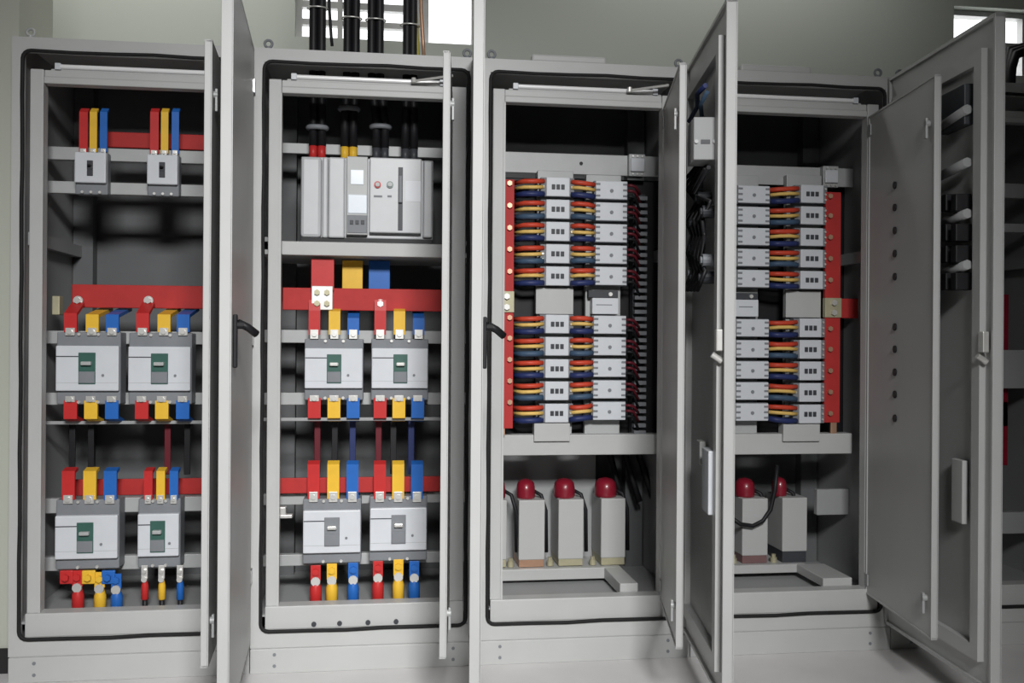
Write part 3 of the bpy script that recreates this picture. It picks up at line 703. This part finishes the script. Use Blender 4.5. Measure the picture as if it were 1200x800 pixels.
for j, (u, l) in enumerate(((716, 'left'), (735, 'middle'), (752, 'right'))):
    pts = [(X_(u, 560, .5), .52 + .02 * j, z) for z in (.9, .8, .7)] + [(X_(u, 560, .5) + .02, .5, .60), (X_(u, 560, .5) + .05, .48, .50)]
    solo(MB().tube(pts, .014, 8), 'power_cable', 'black', f'black cable behind the capacitors at right of third cabinet, {l} of three', 'cable', 'cables behind the capacitors')

# ------------------------------------------------------------ door fittings
for k in (3,):
    for y in (217, 243, 270, 297, 324, 383, 409, 436, 462, 490):
        s, z = door_sz(3, 'i', 1048, y)
        MB().cyl((-s, -.0045, z), (-s, .0012, z), .0135, n=14).build('button_hole', 'black', DI[3])
def fit(k, x0, y0, x1, y1, name, m, dep, base=.0, bev=.003, y00=None):
    xc, yc = (x0 + x1) / 2, (y0 + y1) / 2
    s0, s1 = door_sz(k, 'o', x0, yc)[0], door_sz(k, 'o', x1, yc)[0]; z1, z0 = door_sz(k, 'o', xc, y0)[1], door_sz(k, 'o', xc, y1)[1]
    return MB().box(-s1, -s0, base, base + dep, z0, z1, bev).build(name, m, DO[k])
# third cabinet outer door: meter case, wiring, pockets
m = fit(2, 834, 142, 842, 191, 'meter_case', 'paint_in', .082, -.006)
s0, zc = door_sz(2, 'o', 842, 166)
for y_, mm in ((.012, 'tin'), (.068, 'tin')): MB().cyl((-s0 - .006, y_, zc), (-s0 + .002, y_, zc), .006, n=12).build('case_screw', 'rail', DO[2])
MB().box(-s0 - .003, -s0 + .002, .026, .054, zc - .006, zc + .006).build('case_label', 'dark_plastic', DO[2])
for i, (x, y) in enumerate(((820, 220), (836, 248), (822, 262), (836, 305), (822, 290), (834, 325), (820, 320), (830, 232))):
    s, z = door_sz(2, 'o', x, y)
    MB().cyl((-s, -.008, z), (-s, .035, z), .02, n=12).cyl((-s, .035, z), (-s, .042, z), .012, n=8).build('pilot_light_body', 'dark_plastic' if i % 3 else 'grey_plastic', DO[2])
def loop(k, pix, r, m, name='wire_bundle', h=.03):
    pts = []
    for j, (x, y) in enumerate(pix):
        s, z = door_sz(k, 'o', x, y); pts.append((-s, h + .012 * math.sin(j * 2.1), z))
    return MB().tube(pts, r, 8).build(name, m, DO[k])
for j in range(5):
    b = 812 + j * 4
    loop(2, [(b + 14, 196), (b, 215 + 3 * j), (b + 12, 236), (b + 2 + j, 258), (b + 13, 276), (b, 296 + 2 * j), (b + 10, 318), (b + 4, 340)], .007, 'black')
loop(2, [(838, 100), (832, 110), (824, 125), (818, 142)], .008, 'navy'); loop(2, [(840, 108), (836, 122), (830, 142)], .007, 'slate')
fit(2, 832, 526, 840, 600, 'document_pocket', 'white_plastic', .026)
fit(2, 823, 516, 827, 543, 'document_clip', 'paint', .02)
# fourth cabinet outer door
fit(3, 1121, 538, 1134, 612, 'document_pocket', 'paint', .018)
for y0, y1, dk in ((128, 150, 0), (190, 207, 0), (250, 262, 1), (310, 321, 1)):
    s0, z0 = door_sz(3, 'o', 1108, y1); s1, z1 = door_sz(3, 'o', 1141, y0)
    MB().tube([(-s0, .02, z0), (-(s0 + s1) / 2, .02, (z0 + z1) / 2), (-s1, .02, z1)], .016, 8).build('wire_bundle', 'paint_in', DO[3])
for y in (238, 273, 298, 330):
    for x in (1121, 1133):
        s, z = door_sz(3, 'o', x, y)
        MB().box(-s - .017, -s + .017, -.008, .045, z - .028, z + .028, .003).build('switch_block', 'black', DO[3])
fit(3, 1109, 105, 1138, 152, 'meter_case', 'dark_plastic', .03, -.008)

# ------------------------------------------------------------- cabinet 5
rail(4, 1190, 215, 232, .2); rail(4, 1190, 262, 272, .2)
a_, b_, c0, c1 = rect(1178, 285, 1215, 500, .25)
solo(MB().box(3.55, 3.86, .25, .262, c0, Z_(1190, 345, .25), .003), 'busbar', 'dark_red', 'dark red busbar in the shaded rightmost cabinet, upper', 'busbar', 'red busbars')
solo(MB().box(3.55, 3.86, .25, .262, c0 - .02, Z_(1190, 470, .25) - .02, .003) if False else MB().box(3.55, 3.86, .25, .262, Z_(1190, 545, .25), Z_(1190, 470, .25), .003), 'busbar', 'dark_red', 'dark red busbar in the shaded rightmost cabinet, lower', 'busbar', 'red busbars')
rail(4, 1190, 410, 455, .2, m='paint_in'); rail(4, 1190, 600, 625, .2, m='paint_in')
for j in range(3):
    c = at(1187 + 7 * j, 60, .35)
    solo(MB().tube([(c.x - .03, .33 + .06 * j, 2.205), (c.x - .02, .33 + .06 * j, 2.36), (c.x, .33 + .06 * j, 2.42 + .03 * j), (c.x + .12, .33 + .06 * j, 2.47 + .02 * j), (c.x + .5, .33 + .06 * j, 2.62)], .02, 8), 'power_cable', 'black', f"black cable arching above rightmost cabinet, {['left', 'middle', 'right'][j]} of three", 'cable', 'cables above rightmost cabinet')

# ---------------------------------------------------------------- lighting
w = bpy.data.worlds.new('world'); scene.world = w; w.use_nodes = True
w.node_tree.nodes['Background'].inputs[0].default_value = (.97, .99, 1, 1); w.node_tree.nodes['Background'].inputs[1].default_value = 2.2
def area(name, loc, rot, sx, sy, power, col=(1, 1, 1)):
    l = bpy.data.lights.new(name, 'AREA'); l.shape = 'RECTANGLE'; l.size = sx; l.size_y = sy; l.energy = power; l.color = col
    o = bpy.data.objects.new(name, l); COL.objects.link(o); o.location = loc; o.rotation_euler = rot; return o
def aim(loc, tgt): return (Vector(tgt) - Vector(loc)).to_track_quat('-Z', 'Y').to_euler()
K = (1.6, -5.2, 3.3)
k_ = area('aisle_light', K, aim(K, (1.15, 0, .25)), 1.2, .6, 43)
k_.data.spread = math.radians(60)
area('wall_fill', (.1, 1.0, 3.66), (0, 0, 0), 1.6, .25, 13, (1, .99, .96))  # added fill without a fixture, lifts the left of the back wall
area('wall_fill', (3.0, 1.0, 3.66), (0, 0, 0), 1.8, .25, 8, (1, 1, .97))  # second added fill, brightens the right stretch of the back wall
bpy.context.view_layer.update()
